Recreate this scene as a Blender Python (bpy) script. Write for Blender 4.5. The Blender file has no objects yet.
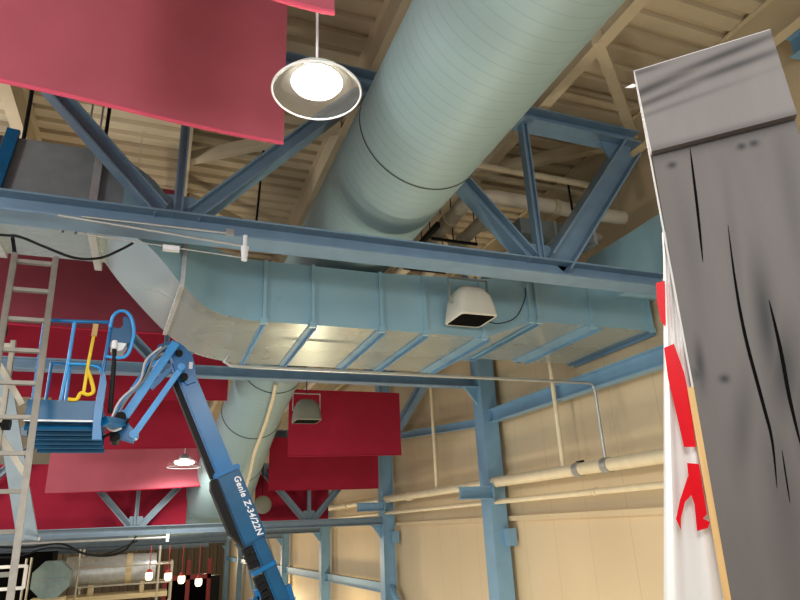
import bpy, bmesh, math, random
from mathutils import Vector, Matrix
random.seed(7)
E = 6.5                                   # eye height above the hall floor (the camera stands on a raised deck)
C = bpy.context.scene.collection
PI = math.pi

# ------------------------------------------------------------------ helpers
def V(x, y, z): return Vector((x, y, z + E))          # z measured from eye level

class NT:
    def __init__(s, name):
        s.m = bpy.data.materials.new(name); s.m.use_nodes = True
        s.t = s.m.node_tree; s.b = s.t.nodes['Principled BSDF']
    def n(s, kind, **kw):
        nd = s.t.nodes.new(kind)
        for k, v in kw.items(): setattr(nd, k, v)
        return nd
    def l(s, a, b): s.t.links.new(a, b)
    def math(s, op, a, b=None, c=None):
        nd = s.n('ShaderNodeMath', operation=op)
        for i, v in enumerate((a, b, c)):
            if v is None: continue
            if hasattr(v, 'links'): s.l(v, nd.inputs[i])
            else: nd.inputs[i].default_value = v
        return nd.outputs[0]

def mat(name, col, rough=.5, metal=0., var=.08, scale=3., bump=0., bscale=40., spec=.5, stretch=None, trans=0.):
    N = NT(name); b = N.b
    tc = N.n('ShaderNodeTexCoord'); src = tc.outputs['Object']
    if stretch:
        mp = N.n('ShaderNodeMapping'); mp.inputs['Scale'].default_value = stretch; N.l(src, mp.inputs[0]); src = mp.outputs[0]
    nz = N.n('ShaderNodeTexNoise'); nz.inputs['Scale'].default_value = scale; nz.inputs['Detail'].default_value = 4
    N.l(src, nz.inputs['Vector'])
    rp = N.n('ShaderNodeValToRGB'); e = rp.color_ramp.elements
    e[0].position = .3; e[1].position = .7
    e[0].color = (*[max(0, c*(1-var)) for c in col], 1); e[1].color = (*[min(1, c*(1+var)) for c in col], 1)
    N.l(nz.outputs[0], rp.inputs[0]); N.l(rp.outputs[0], b.inputs['Base Color'])
    b.inputs['Roughness'].default_value = rough; b.inputs['Metallic'].default_value = metal
    b.inputs['Specular IOR Level'].default_value = spec
    if trans: b.inputs['Transmission Weight'].default_value = trans
    if bump:
        n2 = N.n('ShaderNodeTexNoise'); n2.inputs['Scale'].default_value = bscale; N.l(src, n2.inputs['Vector'])
        bp = N.n('ShaderNodeBump'); bp.inputs['Strength'].default_value = bump; bp.inputs['Distance'].default_value = .02
        N.l(n2.outputs[0], bp.inputs['Height']); N.l(bp.outputs[0], b.inputs['Normal'])
    return N.m

def emit(name, col, st):
    N = NT(name); N.b.inputs['Base Color'].default_value = (*col, 1)
    N.b.inputs['Emission Color'].default_value = (*col, 1); N.b.inputs['Emission Strength'].default_value = st
    return N.m

def obj(name, bm, m, parent=None, smooth=False, loc=None):
    """bmesh (in world coordinates) -> ONE object; loc = origin of a top-level object."""
    bmesh.ops.recalc_face_normals(bm, faces=bm.faces)
    me = bpy.data.meshes.new(name); 
    off = parent.location if parent else (loc if loc is not None else Vector((0, 0, 0)))
    if parent and parent.parent: off = parent.parent.location
    bmesh.ops.translate(bm, verts=bm.verts, vec=-Vector(off))
    bm.to_mesh(me); bm.free()
    if smooth:
        for p in me.polygons: p.use_smooth = True
        me.set_sharp_from_angle(angle=math.radians(40))
    for mm in (m if isinstance(m, (list, tuple)) else [m]): me.materials.append(mm)
    o = bpy.data.objects.new(name, me); C.objects.link(o)
    if parent: o.parent = parent
    elif loc is not None: o.location = loc
    return o

def tag(o, label, cat, group=None, kind=None):
    o['label'] = label; o['category'] = cat
    if group: o['group'] = group
    if kind: o['kind'] = kind
    return o
def thing(name, label, cat, loc, group=None):
    o = bpy.data.objects.new(name, None); C.objects.link(o); o.location = Vector(loc); o.empty_display_size = .1
    return tag(o, label, cat, group)
def struct(name, bm, m, smooth=False):
    o = obj(name, bm, m, smooth=smooth); o['kind'] = 'structure'; return o
def dup(root, loc, label=None, group=None, sc=None):
    r = root.copy(); C.objects.link(r); r.location = Vector(loc)
    if sc: r.scale = (sc, sc, sc)
    if label: r['label'] = label
    if group: r['group'] = group
    for ch in list(root.children):
        c = ch.copy(); C.objects.link(c); c.parent = r
        for g in ch.children:
            d = g.copy(); C.objects.link(d); d.parent = c
    return r

def B(): return bmesh.new()
def hexa(bm, p):      # 8 points: bottom ring, top ring
    v = [bm.verts.new(q) for q in p]
    for f in ((0,3,2,1),(4,5,6,7),(0,1,5,4),(1,2,6,5),(2,3,7,6),(3,0,4,7)): bm.faces.new([v[i] for i in f])
def box(bm, a, b):
    x0,y0,z0 = a; x1,y1,z1 = b
    hexa(bm, [Vector(q) for q in ((x0,y0,z0),(x1,y0,z0),(x1,y1,z0),(x0,y1,z0),(x0,y0,z1),(x1,y0,z1),(x1,y1,z1),(x0,y1,z1))])
def bar(bm, p0, p1, w, h, side=(0,1,0), off=(0,0)):
    """rectangular bar p0->p1, w along 'side', h across; off shifts in (side, up)."""
    p0 = Vector(p0); p1 = Vector(p1); d = (p1-p0).normalized(); s = Vector(side); s = (s - d*s.dot(d)).normalized(); u = s.cross(d)
    if u.z < 0: u = -u
    o = s*off[0] + u*off[1]
    q = []
    for p in (p0, p1):
        for a, b in ((-1,-1),(1,-1),(1,1),(-1,1)): q.append(p + o + s*(a*w/2) + u*(b*h/2))
    hexa(bm, q)
def ibeam(bm, p0, p1, d, b, tf=.02, tw=.02, side=(0,1,0)):
    bar(bm, p0, p1, b, tf, side, (0, -d/2+tf/2)); bar(bm, p0, p1, b, tf, side, (0, d/2-tf/2)); bar(bm, p0, p1, tw, d-2*tf, side)
def sweep(bm, pts, radii, seg=12, cap=True):
    pts = [Vector(p) for p in pts]; n = len(pts)
    if not hasattr(radii, '__len__'): radii = [radii]*n
    T = []
    for i in range(n):
        a = pts[max(0,i-1)]; c = pts[min(n-1,i+1)]; T.append((c-a).normalized())
    ref = Vector((0,0,1)) if abs(T[0].z) < .9 else Vector((1,0,0))
    u = (ref - T[0]*ref.dot(T[0])).normalized(); rings = []
    for i in range(n):
        u = (u - T[i]*u.dot(T[i])).normalized(); w = T[i].cross(u)
        rings.append([bm.verts.new(pts[i] + (u*math.cos(2*PI*k/seg) + w*math.sin(2*PI*k/seg))*radii[i]) for k in range(seg)])
    for i in range(n-1):
        for k in range(seg):
            bm.faces.new((rings[i][k], rings[i][(k+1)%seg], rings[i+1][(k+1)%seg], rings[i+1][k]))
    if cap:
        bm.faces.new(rings[0]); bm.faces.new(rings[-1])
def smoothpath(pts, n=8):
    """Catmull-Rom through points (tuples of any length)."""
    out = []
    P = [pts[0]] + list(pts) + [pts[-1]]
    for i in range(1, len(P)-2):
        for k in range(n):
            t = k/n; r = []
            for a, b, c, d in zip(P[i-1], P[i], P[i+1], P[i+2]):
                r.append(.5*((2*b) + (-a+c)*t + (2*a-5*b+4*c-d)*t*t + (-a+3*b-3*c+d)*t**3))
            out.append(tuple(r))
    out.append(tuple(pts[-1])); return out
def tube(pts, r, seg=10, sm=0):
    bm = B(); pts = [tuple(p) for p in pts]
    sweep(bm, smoothpath(pts, sm) if sm else pts, r, seg); return bm
def lathe(bm, c, prof, seg=32, axis='z'):
    """prof: list of (r, h) ; open profile."""
    rings = []
    for r, h in prof:
        ring = []
        for k in range(seg):
            a = 2*PI*k/seg
            if axis == 'z': q = (r*math.cos(a), r*math.sin(a), h)
            else: q = (r*math.cos(a), h, r*math.sin(a))
            ring.append(bm.verts.new(Vector(c)+Vector(q)))
        rings.append(ring)
    for i in range(len(rings)-1):
        for k in range(seg): bm.faces.new((rings[i][k], rings[i][(k+1)%seg], rings[i+1][(k+1)%seg], rings[i+1][k]))
    return rings
def prism(bm, pts, nrm):
    """closed polygon extruded by the vector nrm"""
    a = [bm.verts.new(Vector(p)) for p in pts]; b = [bm.verts.new(Vector(p)+Vector(nrm)) for p in pts]
    bm.faces.new(a); bm.faces.new(b[::-1]); n = len(a)
    for i in range(n): bm.faces.new((a[i], a[(i+1)%n], b[(i+1)%n], b[i]))

# ------------------------------------------------------------------ materials
M = {}
M['steel']   = mat('blue_painted_steel', (.185,.295,.41), .38, 0, .08, 4, .05, 30)
M['steel2']  = mat('grey_blue_painted_steel', (.155,.215,.265), .45, 0, .08, 4)
M['steel3']  = mat('pale_grey_blue_steel', (.27,.34,.38), .45)
M['column']  = mat('sky_blue_painted_steel', (.17,.32,.46), .4, 0, .06, 3)
M['deck']    = mat('tan_roof_deck', (.51,.42,.285), .55, 0, .06, 2)
M['joist']   = mat('tan_painted_steel', (.53,.44,.295), .5, 0, .06, 3)
M['brown']   = mat('brown_corrugated_cladding', (.21,.155,.09), .6)
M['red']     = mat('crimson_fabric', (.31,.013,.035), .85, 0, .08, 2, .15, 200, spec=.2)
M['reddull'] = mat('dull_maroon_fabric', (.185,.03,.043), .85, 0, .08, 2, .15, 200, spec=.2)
M['redpale'] = mat('lamp_paled_crimson_fabric', (.38,.085,.115), .85, 0, .06, 2, .15, 200, spec=.2)  # crimson with lamp light and glare put into a paler colour
M['hem']     = mat('pink_hem', (.62,.09,.15), .8, 0, .05, 6, spec=.2)
M['pipe']    = mat('cream_painted_pipe', (.76,.64,.43), .4, 0, .06, 5)
M['white']   = mat('white_insulation', (.62,.54,.43), .6, 0, .06, 6)
M['cond']    = mat('bare_conduit', (.45,.46,.44), .35, .6, .08, 8)
M['black']   = mat('black_rubber', (.007,.007,.008), .55, spec=.2)
M['dark']    = mat('dark_grille', (.004,.004,.004), .9, spec=.03)
M['ivory']   = mat('ivory_plastic', (.66,.62,.52), .45, 0, .04, 3)
M['seam']    = mat('dark_duct_sealant', (.06,.075,.075), .6)
M['olive']   = mat('olive_grey_plastic', (.17,.17,.13), .6)
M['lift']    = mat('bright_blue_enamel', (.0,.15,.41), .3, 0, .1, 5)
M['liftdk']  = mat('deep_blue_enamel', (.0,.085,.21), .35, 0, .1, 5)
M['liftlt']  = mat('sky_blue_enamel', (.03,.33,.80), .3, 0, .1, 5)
M['letter']  = mat('white_decal', (.8,.82,.85), .4)
M['yellow']  = mat('yellow_webbing', (.85,.60,.02), .6)
M['alu']     = mat('dull_aluminium', (.24,.225,.195), .42, .35, .12, 12)
M['galv']    = mat('galvanised_sheet', (.55,.57,.57), .38, .45, .12, 6, .02, 6)
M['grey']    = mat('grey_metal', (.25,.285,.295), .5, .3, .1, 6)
M['equip']   = mat('grey_green_metal', (.20,.28,.26), .45, .1, .1, 6)
M['plank']   = mat('scaffold_plank', (.62,.50,.28), .7, 0, .15, 8, stretch=(.3,6,6))
M['scaf']    = mat('cream_scaffold_tube', (.46,.42,.34), .45, .2, .1, 8)
M['redpaint']= mat('red_paint', (.38,.03,.03), .5)
M['wood']    = mat('raw_pine', (.66,.42,.17), .6, 0, .12, 6, stretch=(8,8,.6))
M['panelw']  = mat('white_panel_edge', (.60,.59,.59), .6)
M['paintblk']= mat('black_scenic_paint', (.004,.004,.004), .9, spec=.05)
M['concrete']= mat('grey_concrete', (.36,.34,.31), .8, 0, .15, 1.2)
M['plat']    = mat('plywood_deck', (.40,.30,.19), .75, 0, .15, 3)
M['opal']    = emit('opal_globe', (1,.84,.55), 2.2)
M['lens']    = emit('lamp_lens', (1,.93,.80), 26)
M['lens2']   = emit('far_lamp_lens', (1,.95,.86), 14)
M['strip']   = emit('wall_light_lens', (1,.85,.55), 8)

def tape_mat():
    N = NT('red_vinyl_tape'); b = N.b
    b.inputs['Base Color'].default_value = (.66,.001,.010,1); b.inputs['Roughness'].default_value = .35; b.inputs['Specular IOR Level'].default_value = .15
    tc = N.n('ShaderNodeTexCoord'); nz = N.n('ShaderNodeTexNoise'); nz.inputs['Scale'].default_value = 30; N.l(tc.outputs['Object'], nz.inputs[0])
    bp = N.n('ShaderNodeBump'); bp.inputs['Strength'].default_value = .18; bp.inputs['Distance'].default_value = .003
    N.l(nz.outputs[0], bp.inputs['Height']); N.l(bp.outputs[0], b.inputs['Normal']); return N.m
M['tape'] = tape_mat()
def sheet_mat():
    N = NT('milky_plastic_sheet'); b = N.b
    b.inputs['Base Color'].default_value = (.72,.72,.715,1); b.inputs['Roughness'].default_value = .3
    b.inputs['Subsurface Weight'].default_value = 0.0
    tc = N.n('ShaderNodeTexCoord'); mp = N.n('ShaderNodeMapping'); mp.inputs['Scale'].default_value = (30,30,2); N.l(tc.outputs['Object'], mp.inputs[0])
    nz = N.n('ShaderNodeTexNoise'); nz.inputs['Scale'].default_value = 1.5; N.l(mp.outputs[0], nz.inputs[0])
    bp = N.n('ShaderNodeBump'); bp.inputs['Strength'].default_value = .2; bp.inputs['Distance'].default_value = .01
    N.l(nz.outputs[0], bp.inputs['Height']); N.l(bp.outputs[0], b.inputs['Normal']); return N.m
M['sheet'] = sheet_mat()
def wall_mat():
    N = NT('cream_wall_panel'); b = N.b; b.inputs['Roughness'].default_value = .6
    tc = N.n('ShaderNodeTexCoord'); sx = N.n('ShaderNodeSeparateXYZ'); N.l(tc.outputs['Object'], sx.inputs[0])
    f = N.math('FRACT', N.math('MULTIPLY', sx.outputs[1], 1/1.1)); seam = N.math('LESS_THAN', f, .018)
    nz = N.n('ShaderNodeTexNoise'); nz.inputs['Scale'].default_value = .8; nz.inputs['Detail'].default_value = 6; N.l(tc.outputs['Object'], nz.inputs[0])
    rp = N.n('ShaderNodeValToRGB'); rp.color_ramp.elements[0].color = (.60,.465,.285,1); rp.color_ramp.elements[1].color = (.68,.54,.345,1)
    N.l(nz.outputs[0], rp.inputs[0])
    mx = N.n('ShaderNodeMixRGB'); mx.inputs[2].default_value = (.545,.43,.275,1); N.l(seam, mx.inputs[0]); N.l(rp.outputs[0], mx.inputs[1])
    N.l(mx.outputs[0], b.inputs['Base Color']); return N.m
M['wall'] = wall_mat()
def spiral_mat():
    """round duct: pale green-grey paint over a spiral lock seam"""
    N = NT('pale_green_grey_duct_paint'); b = N.b
    b.inputs['Roughness'].default_value = .5; b.inputs['Metallic'].default_value = .1; b.inputs['Specular IOR Level'].default_value = .35
    tc = N.n('ShaderNodeTexCoord'); sx = N.n('ShaderNodeSeparateXYZ'); N.l(tc.outputs['Object'], sx.inputs[0])
    f = N.math('FRACT', N.math('MULTIPLY', sx.outputs[1], 1/.125)); seam = N.math('LESS_THAN', f, .10)
    nz = N.n('ShaderNodeTexNoise'); nz.inputs['Scale'].default_value = 1.6; nz.inputs['Detail'].default_value = 5; N.l(tc.outputs['Object'], nz.inputs[0])
    rp = N.n('ShaderNodeValToRGB'); rp.color_ramp.elements[0].color = (.30,.425,.44,1); rp.color_ramp.elements[1].color = (.345,.47,.475,1)
    N.l(nz.outputs[0], rp.inputs[0])
    mx = N.n('ShaderNodeMixRGB'); mx.inputs[2].default_value = (.19,.29,.31,1); N.l(N.math('MULTIPLY', seam, .28), mx.inputs[0]); N.l(rp.outputs[0], mx.inputs[1])
    N.l(mx.outputs[0], b.inputs['Base Color'])
    bp = N.n('ShaderNodeBump'); bp.inputs['Strength'].default_value = .6; bp.inputs['Distance'].default_value = .01
    N.l(seam, bp.inputs['Height']); N.l(bp.outputs[0], b.inputs['Normal']); return N.m
M['spiral'] = spiral_mat()
def rect_mat(name, c0, c1, metal, rough):
    N = NT(name); b = N.b; b.inputs['Metallic'].default_value = metal
    tc = N.n('ShaderNodeTexCoord'); nz = N.n('ShaderNodeTexNoise'); nz.inputs['Scale'].default_value = 1.3; nz.inputs['Detail'].default_value = 5
    N.l(tc.outputs['Object'], nz.inputs[0])
    rp = N.n('ShaderNodeValToRGB'); rp.color_ramp.elements[0].color = (*c0,1); rp.color_ramp.elements[1].color = (*c1,1); rp.color_ramp.elements[0].position=.35; rp.color_ramp.elements[1].position=.7
    N.l(nz.outputs[0], rp.inputs[0]); N.l(rp.outputs[0], b.inputs['Base Color'])
    n2 = N.n('ShaderNodeTexNoise'); n2.inputs['Scale'].default_value = .8; N.l(tc.outputs['Object'], n2.inputs[0])
    N.l(N.math('MULTIPLY_ADD', n2.outputs[0], .12, rough-.06), b.inputs['Roughness'])
    return N.m
M['ductbot'] = rect_mat('galvanised_duct_underside', (.47,.545,.55), (.49,.565,.565), .65, .27)
M['ductside']= rect_mat('blue_grey_duct_side', (.28,.47,.56), (.33,.52,.60), .15, .30)

# ------------------------------------------------------------------ room shell
bm = B(); box(bm, (-13,-3,-.15), (7.6,72.4,0)); struct('floor', bm, M['concrete'])
ZD = 6.2
bm = B()                                  # corrugated roof deck, ribs run across the hall
prof = []; y = -3.0
while y < 72:
    prof += [(y,0),(y+.19,0),(y+.215,.065),(y+.295,.065),(y+.32,0)]; y += .32
lo = []; hi = []
for (py, pz) in prof:
    lo.append([bm.verts.new(V(x, py, ZD+pz)) for x in (-13, 7.42)])
for i in range(len(lo)-1): bm.faces.new((lo[i][0], lo[i][1], lo[i+1][1], lo[i+1][0]))
struct('ceiling', bm, M['deck'])
bm = B(); box(bm, (7.42,-3,0), (7.6,72.4,E+ZD+.1)); struct('wall_right', bm, M['wall'])
bm = B()                                  # corrugated end wall
xs = []; x = -13.0
while x < 7.4:
    xs += [(x,0),(x+.3,0),(x+.38,.12),(x+.68,.12)]; x += .76
r0 = [bm.verts.new((a, 72-b, 0)) for a, b in xs]; r1 = [bm.verts.new((a, 72-b, E+ZD)) for a, b in xs]
for i in range(len(xs)-1): bm.faces.new((r0[i], r0[i+1], r1[i+1], r1[i]))
struct('wall_back', bm, M['brown'])
bm = B(); box(bm, (-3,-3,E-1.75), (4.2,3.2,E-1.6)); struct('floor_platform', bm, M['plat'])
bm = B()
for px in (-2.9, 4.1):
    for py in (-2.9, 3.1): box(bm, (px-.06,py-.06,0), (px+.06,py+.06,E-1.75))
struct('trim_1', bm, M['steel2'])

# ------------------------------------------------------------------ trusses
def truss(name, label, Y, zb, zt, x0, x1, nodes, m, dep=.22, b=.33, wb=.24, wd=.17, group='roof trusses', tops=None, vert=True, endpost=False):
    t = thing(name, label, 'roof truss', V((x0+x1)/2, Y, zb), group)
    bm = B(); ibeam(bm, V(x0,Y,zb+dep/2), V(x1,Y,zb+dep/2), dep, b, .022, .03); obj('bottom_chord', bm, m, t)
    bm = B(); ibeam(bm, V(x0,Y,zt-dep*.5), V(x1,Y,zt-dep*.5), dep, b, .022, .03); obj('top_chord', bm, m, t)
    lo = zb+dep; hi = zt-dep
    for i, nx in enumerate(nodes):
        if vert and x0 < nx < x1:
            bm = B(); ibeam(bm, V(nx,Y,lo), V(nx,Y,hi), .10, .12, .02, .02); obj('vertical', bm, m, t)
        for s in (-1, 1):
            tx = nx + s*(tops if tops else 2.27)
            if tx < x0-.1 or tx > x1+.15: continue
            bm = B(); ibeam(bm, V(nx+s*.16,Y,lo+.02), V(tx-s*.12,Y,hi), wd, wb, .02, .02); obj('diagonal', bm, m, t)
        if x0 < nx < x1:
            bm = B(); prism(bm, [V(nx-.3,Y-.02,lo), V(nx+.3,Y-.02,lo), V(nx+.16,Y-.02,lo+.26), V(nx-.16,Y-.02,lo+.26)], (0,.04,0)); obj('gusset_plate', bm, m, t)
    return t
NOD = [-9.14,-4.59,-.02,4.55]
t1 = truss('roof_truss', 'nearest blue steel roof truss, crossing in front of both ducts', 6.33, 2.99, 5.62, -8.5, 6.58, NOD, M['steel'])
bm = B(); ibeam(bm, V(4.78,6.33,3.20), V(6.40,6.33,5.30), .34, .34, .03, .03); obj('end_diagonal', bm, M['steel'], t1)
bm = B(); prism(bm, [V(5.9,6.31,5.4), V(6.5,6.31,5.4), V(6.4,6.31,5.15), V(6.1,6.31,5.0)], (0,.04,0)); obj('gusset_plate', bm, M['steel'], t1)
t2 = truss('roof_truss', 'blue roof truss behind the rectangular duct, meeting the nearest wall column', 12.82, 2.99, 5.5, -9, 6.85, NOD, M['steel'], b=.25)
N3 = [-10.27,-5.34,-.41,4.52]
t3 = truss('roof_truss', 'low grey blue truss below the far red banners, V webs above its chord', 19.8, .06, 3.0, -10, 6.88, N3, M['steel2'], dep=.24, b=.25, tops=2.46)
t4 = truss('roof_truss', 'second low truss, its chord end on the third wall column', 27.9, -.12, 2.8, -10, 6.85, N3, M['steel2'], dep=.24, b=.25, tops=2.46)
t5 = truss('roof_truss', 'third low truss farther back, chord just above the scaffold ducts', 36.8, -.36, 2.6, -10, 6.85, N3, M['steel2'], dep=.26, b=.25, tops=2.46)
bm = B(); bar(bm, V(-2.82,12.82,2.99), V(-1.95,12.82,0.06), .1, .30); bar(bm, V(-2.0,12.82,.1), V(-1.78,12.82,.05), .25, .06)
obj('hanging_strut', bm, M['steel3'], t2)

# ------------------------------------------------------------------ right wall: columns, girts, pipes
colY = [12.72,19.85,27.9,36.8,46.5,56,66]
words = ['nearest sky blue wall column, standing behind the two cream wall pipes',
         'second sky blue wall column, at the end of the low truss right of the red banners',
         'third blue wall column from the front, meeting the second low truss',
         'fourth blue wall column, just right of the blue lift boom',
         'fifth wall column, slender in the distance left of the lift boom',
         'sixth wall column far back beside the red doors', 'farthest wall column against the end wall']
for k, Y in enumerate(colY):
    t = thing('wall_column', words[k], 'column', (7.02, Y, 0), 'steel columns along the right wall')
    top = E + ZD if k < 2 else E+2.9
    bm = B(); w = .44 if k == 0 else .42
    box(bm, (6.88,Y-w/2,0), (6.905,Y+w/2,top)); box(bm, (7.235,Y-w/2,0), (7.26,Y+w/2,top)); box(bm, (6.905,Y-.02,0), (7.235,Y+.02,top))
    if k == 0:
        box(bm, (6.905,Y-w/2,0), (7.235,Y-w/2+.02,top))
    else: box(bm, (6.905,Y-w/2+.05,0), (7.235,Y-w/2+.07,top))
    obj('shaft', bm, M['column'], t)
    zc = 2.99 if k == 0 else (.06 if k == 1 else -.12-.24*(k-2))
    bm = B(); prism(bm, [V(6.88,Y-.03,zc), V(6.88,Y-.03,zc-.42), V(6.55,Y-.03,zc)], (0,.06,0)); box(bm, V(6.5,Y-.12,zc-.02), V(6.88,Y+.12,zc))
    obj('bracket', bm, M['column'], t)
    if k < 2:
        bm = B(); ibeam(bm, V(6.1 if k == 0 else 6.0,Y-.3,.60), V(6.88,Y-.3,.60), .26, .20); box(bm, V(6.86,Y-.4,.4), V(6.9,Y+.1,.8)); obj('pipe_bracket', bm, M['column'], t)
        bm = B(); box(bm, (7.12,Y-.40,E-.5), (7.34,Y-.22,E-.15)); obj('clip_plate', bm, M['column'], t)
def girt(label, a, b, d=.2, w=.16, m='column', cat='wall beam', name='wall_girt', group='wall girts'):
    bm = B(); ibeam(bm, a, b, d, w, .02, .02, (1,0,0)); o = obj(name, bm, M[m]); return tag(o, label, cat, group)
girt('wide blue wall girt running right from the nearest column under the duct', V(7.12,12.55,2.28), V(7.12,-1,2.24), .30, .20)
girt('thin blue girt between the nearest and the second wall column', V(7.2,12.87,2.22), V(7.2,19.68,2.78), .20, .12)
lowg = ['pale blue low girt between second and third wall columns', 'low girt between third and fourth wall columns above the glowing wall', 'low girt between fourth and fifth wall columns', 'low girt between the two far wall columns left of the boom', 'farthest low girt near the red doors']
for k in range(1, 6):
    girt(lowg[k-1], V(7.1,colY[k]+.17,-1.82-.08*(k-1)), V(7.1,colY[k+1]-.17,-1.90-.08*(k-1)), .30, .14)
bm = B(); bar(bm, V(7.1,19.7,-1.78), V(7.1,15.2,-4.6), .12, .2, (1,0,0)); tag(obj('wall_brace', bm, M['column']), 'blue diagonal wall brace descending right from foot of second column', 'brace')
bm = B(); ibeam(bm, V(7.1,12.9,5.3), V(7.1,19.0,2.75), .28, .2, .02, .02, (1,0,0)); tag(obj('wall_brace', bm, M['steel']), 'dark blue diagonal brace above the thin girt, right of the red banners', 'brace')
bm = B(); bar(bm, V(7.1,45.5,-.2), V(7.1,37,-4.6), .12, .2, (1,0,0)); tag(obj('wall_brace', bm, M['column']), 'thin diagonal brace between the fourth and fifth wall columns', 'brace'); bm = B(); bar(bm, V(7.1,55.8,-.2), V(7.1,46.7,-4.6), .12, .2, (1,0,0)); tag(obj('wall_brace', bm, M['column']), 'thin diagonal brace between the fifth and sixth wall columns', 'brace')
bm = B(); ibeam(bm, V(7.3,2.2,5.55), V(7.3,4.1,5.62), .3, .2, .02, .02, (1,0,0)); tag(obj('wall_girt', bm, M['column']), 'short blue beam high on the tan wall behind the grey panel', 'wall beam', 'wall girts')

def pipe(name, label, cat, pts, r, m, sm=0, group=None, seg=12):
    o = obj(name, tube(pts, r, seg, sm), M[m], smooth=True); return tag(o, label, cat, group)
t = thing('wall_pipe', 'thick cream pipe running along the right wall, upper of the two', 'pipe', V(7,12,.8))
obj('pipe_run', tube([V(7,-1,.80), V(7,31,.83)], .108, 16), M['pipe'], t, True)
for y in (8.63, 9.4, 17.6, 24.0):
    bm = B(); sweep(bm, [V(7,y-.07,.805), V(7,y+.07,.805)], .13, 16); obj('coupling', bm, M['cond'] if y < 10 else M['pipe'], t, True)
bm = B()
for y in (9.35,): box(bm, V(6.98,y-.1,.90), V(7.02,y+.1,.95))
obj('valve_tag', bm, M['black'], t)
t = thing('wall_pipe', 'thin cream pipe along the right wall, lower of the two', 'pipe', V(7,12,.42))
obj('pipe_run', tube([V(7,-1,.41), V(7,31,.40)], .052, 12), M['pipe'], t, True)
for y in (9.05, 16.0, 22.5):
    bm = B(); sweep(bm, [V(7,y-.05,.41), V(7,y+.05,.41)], .066, 12); obj('coupling', bm, M['pipe'], t, True)
pipe('drop_pipe', 'cream drop pipe from the duct underside to the thick wall pipe', 'pipe', [V(7,9.86,.86), V(7,9.86,4.5)], .045, 'pipe')
pipe('drop_pipe', 'thin cream drop pipe left of the nearest column', 'pipe', [V(7,15.6,.86), V(7,15.6,4.5)], .045, 'pipe')
pipe('drop_pipe', 'grey conduit bending from the duct edge down to the wall pipe', 'conduit',
     [V(.82,8.72,2.36), V(.76,8.72,2.27), V(.86,8.72,2.215), V(1.2,8.72,2.21), V(6.9,8.72,2.21), V(7.02,8.72,2.19), V(7.05,8.72,2.05), V(7,8.66,.86)], .026, 'cond', 0)
bm = B(); box(bm, V(7.30,-2,.0), V(7.42,40,.10)); tag(obj('shadow_ledge', bm, M['wall']), 'narrow tan ledge strip added for the shadow line below the wall pipes', 'ledge')  # added ledge, deep enough to cast the dark band below the pipes

# ------------------------------------------------------------------ roof joists and bracing
jl = {-4.6:'tan roof joist far left above the red banner', -2.3:'tan roof joist above the left half of the large red banner', 0.0:'tan roof joist left of the lamp, over the truss vertical',
      2.25:'tan roof joist hidden along the upper left edge of the round duct', 4.82:'tan roof joist along the right edge of the round duct', 6.95:'tan roof joist beside the wall above the grey panel'}
for x, lb in jl.items():
    bm = B(); ibeam(bm, V(x,-2.5,5.91), V(x,60,5.91), .58, .17, .025, .03, (1,0,0)); tag(obj('roof_joist', bm, M['joist']), lb, 'joist', 'tan roof joists')
def brace(label, a, b, w=.16, h=.16):
    bm = B(); bar(bm, a, b, w, h, (0,0,1)); tag(obj('roof_brace', bm, M['joist']), label, 'brace', 'tan roof braces')
brace('tan roof brace slanting to the top of the grey panel', V(4.74,4.80,5.70), V(6.62,6.35,5.70), .18, .14)
brace('tan roof brace behind the truss end, slanting back to the joist', V(4.9,8.0,5.70), V(6.72,6.5,5.70), .18, .14)
brace('dim tan roof brace behind the truss vertical at left', V(0.05,9.2,5.75), V(2.2,7.6,5.75))
brace('tan roof brace beside the nearest lamp', V(0.05,5.2,5.75), V(2.2,3.4,5.75))
brace('tan roof brace seen low between duct and left diagonal', V(2.2,11.9,5.7), V(.1,10.4,5.7))
brace('tan cross brace farther back between joist and wall', V(4.9,10.3,5.7), V(6.9,12.4,5.7))

# ------------------------------------------------------------------ round duct
t = thing('round_duct', 'huge pale green round duct crossing the roof above both trusses', 'duct', V(2.453,6,4.125))
path = [(2.453,-3,4.125,.73),(2.453,3,4.125,.73),(2.453,8,4.125,.73),(2.453,12,4.10,.73),(2.38,13.8,3.78,.73),(2.20,15.4,3.10,.74),(2.10,16.9,2.50,.78),(2.02,18.4,1.98,.85),(1.93,19.9,1.45,.95),(1.75,20.9,1.14,.97)]
sp = smoothpath(path, 8)
bm = B(); sweep(bm, [V(*p[:3]) for p in sp], [p[3] for p in sp], 56); obj('duct_shell', bm, M['spiral'], t, True)
bm = B(); el = smoothpath([(1.75,20.9,1.14,.97),(1.35,21.5,1.0,.97),(.7,21.8,.98,.97),(-.6,21.8,.98,.97)], 1)
sweep(bm, [V(*p[:3]) for p in el], [p[3]*1.005 for p in el], 40)
o = obj('gored_elbow', bm, M['spiral'], t)
def band(i, pts=sp, w=.02):
    a = Vector(pts[i][:3]); d = (Vector(pts[i+1][:3])-Vector(pts[i-1][:3])).normalized(); r = pts[i][3]
    bm = B(); sweep(bm, [V(*(a-d*w)), V(*(a+d*w))], r+.012, 56, True); return bm
ring_y = [5.28, 10.9]
for y in ring_y:
    bm = B(); sweep(bm, [V(2.453,y-.007,4.125), V(2.453,y+.007,4.125)], .737, 56); obj('joint_band', bm, M['seam'], t, True)
for i in (34, 43, 55):
    obj('joint_band', band(i, w=.012), M['seam'], t, True)
o = pipe('duct_conduit', 'thin cream conduit running down along the far end of the round duct', 'conduit',
     [V(2.30,13.4,3.04), V(2.33,14.0,2.78), V(2.325,14.9,2.38), V(2.26,16.0,1.86), V(2.305,17.0,1.46), V(2.31,17.7,1.16)], .04, 'pipe', 4)

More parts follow.
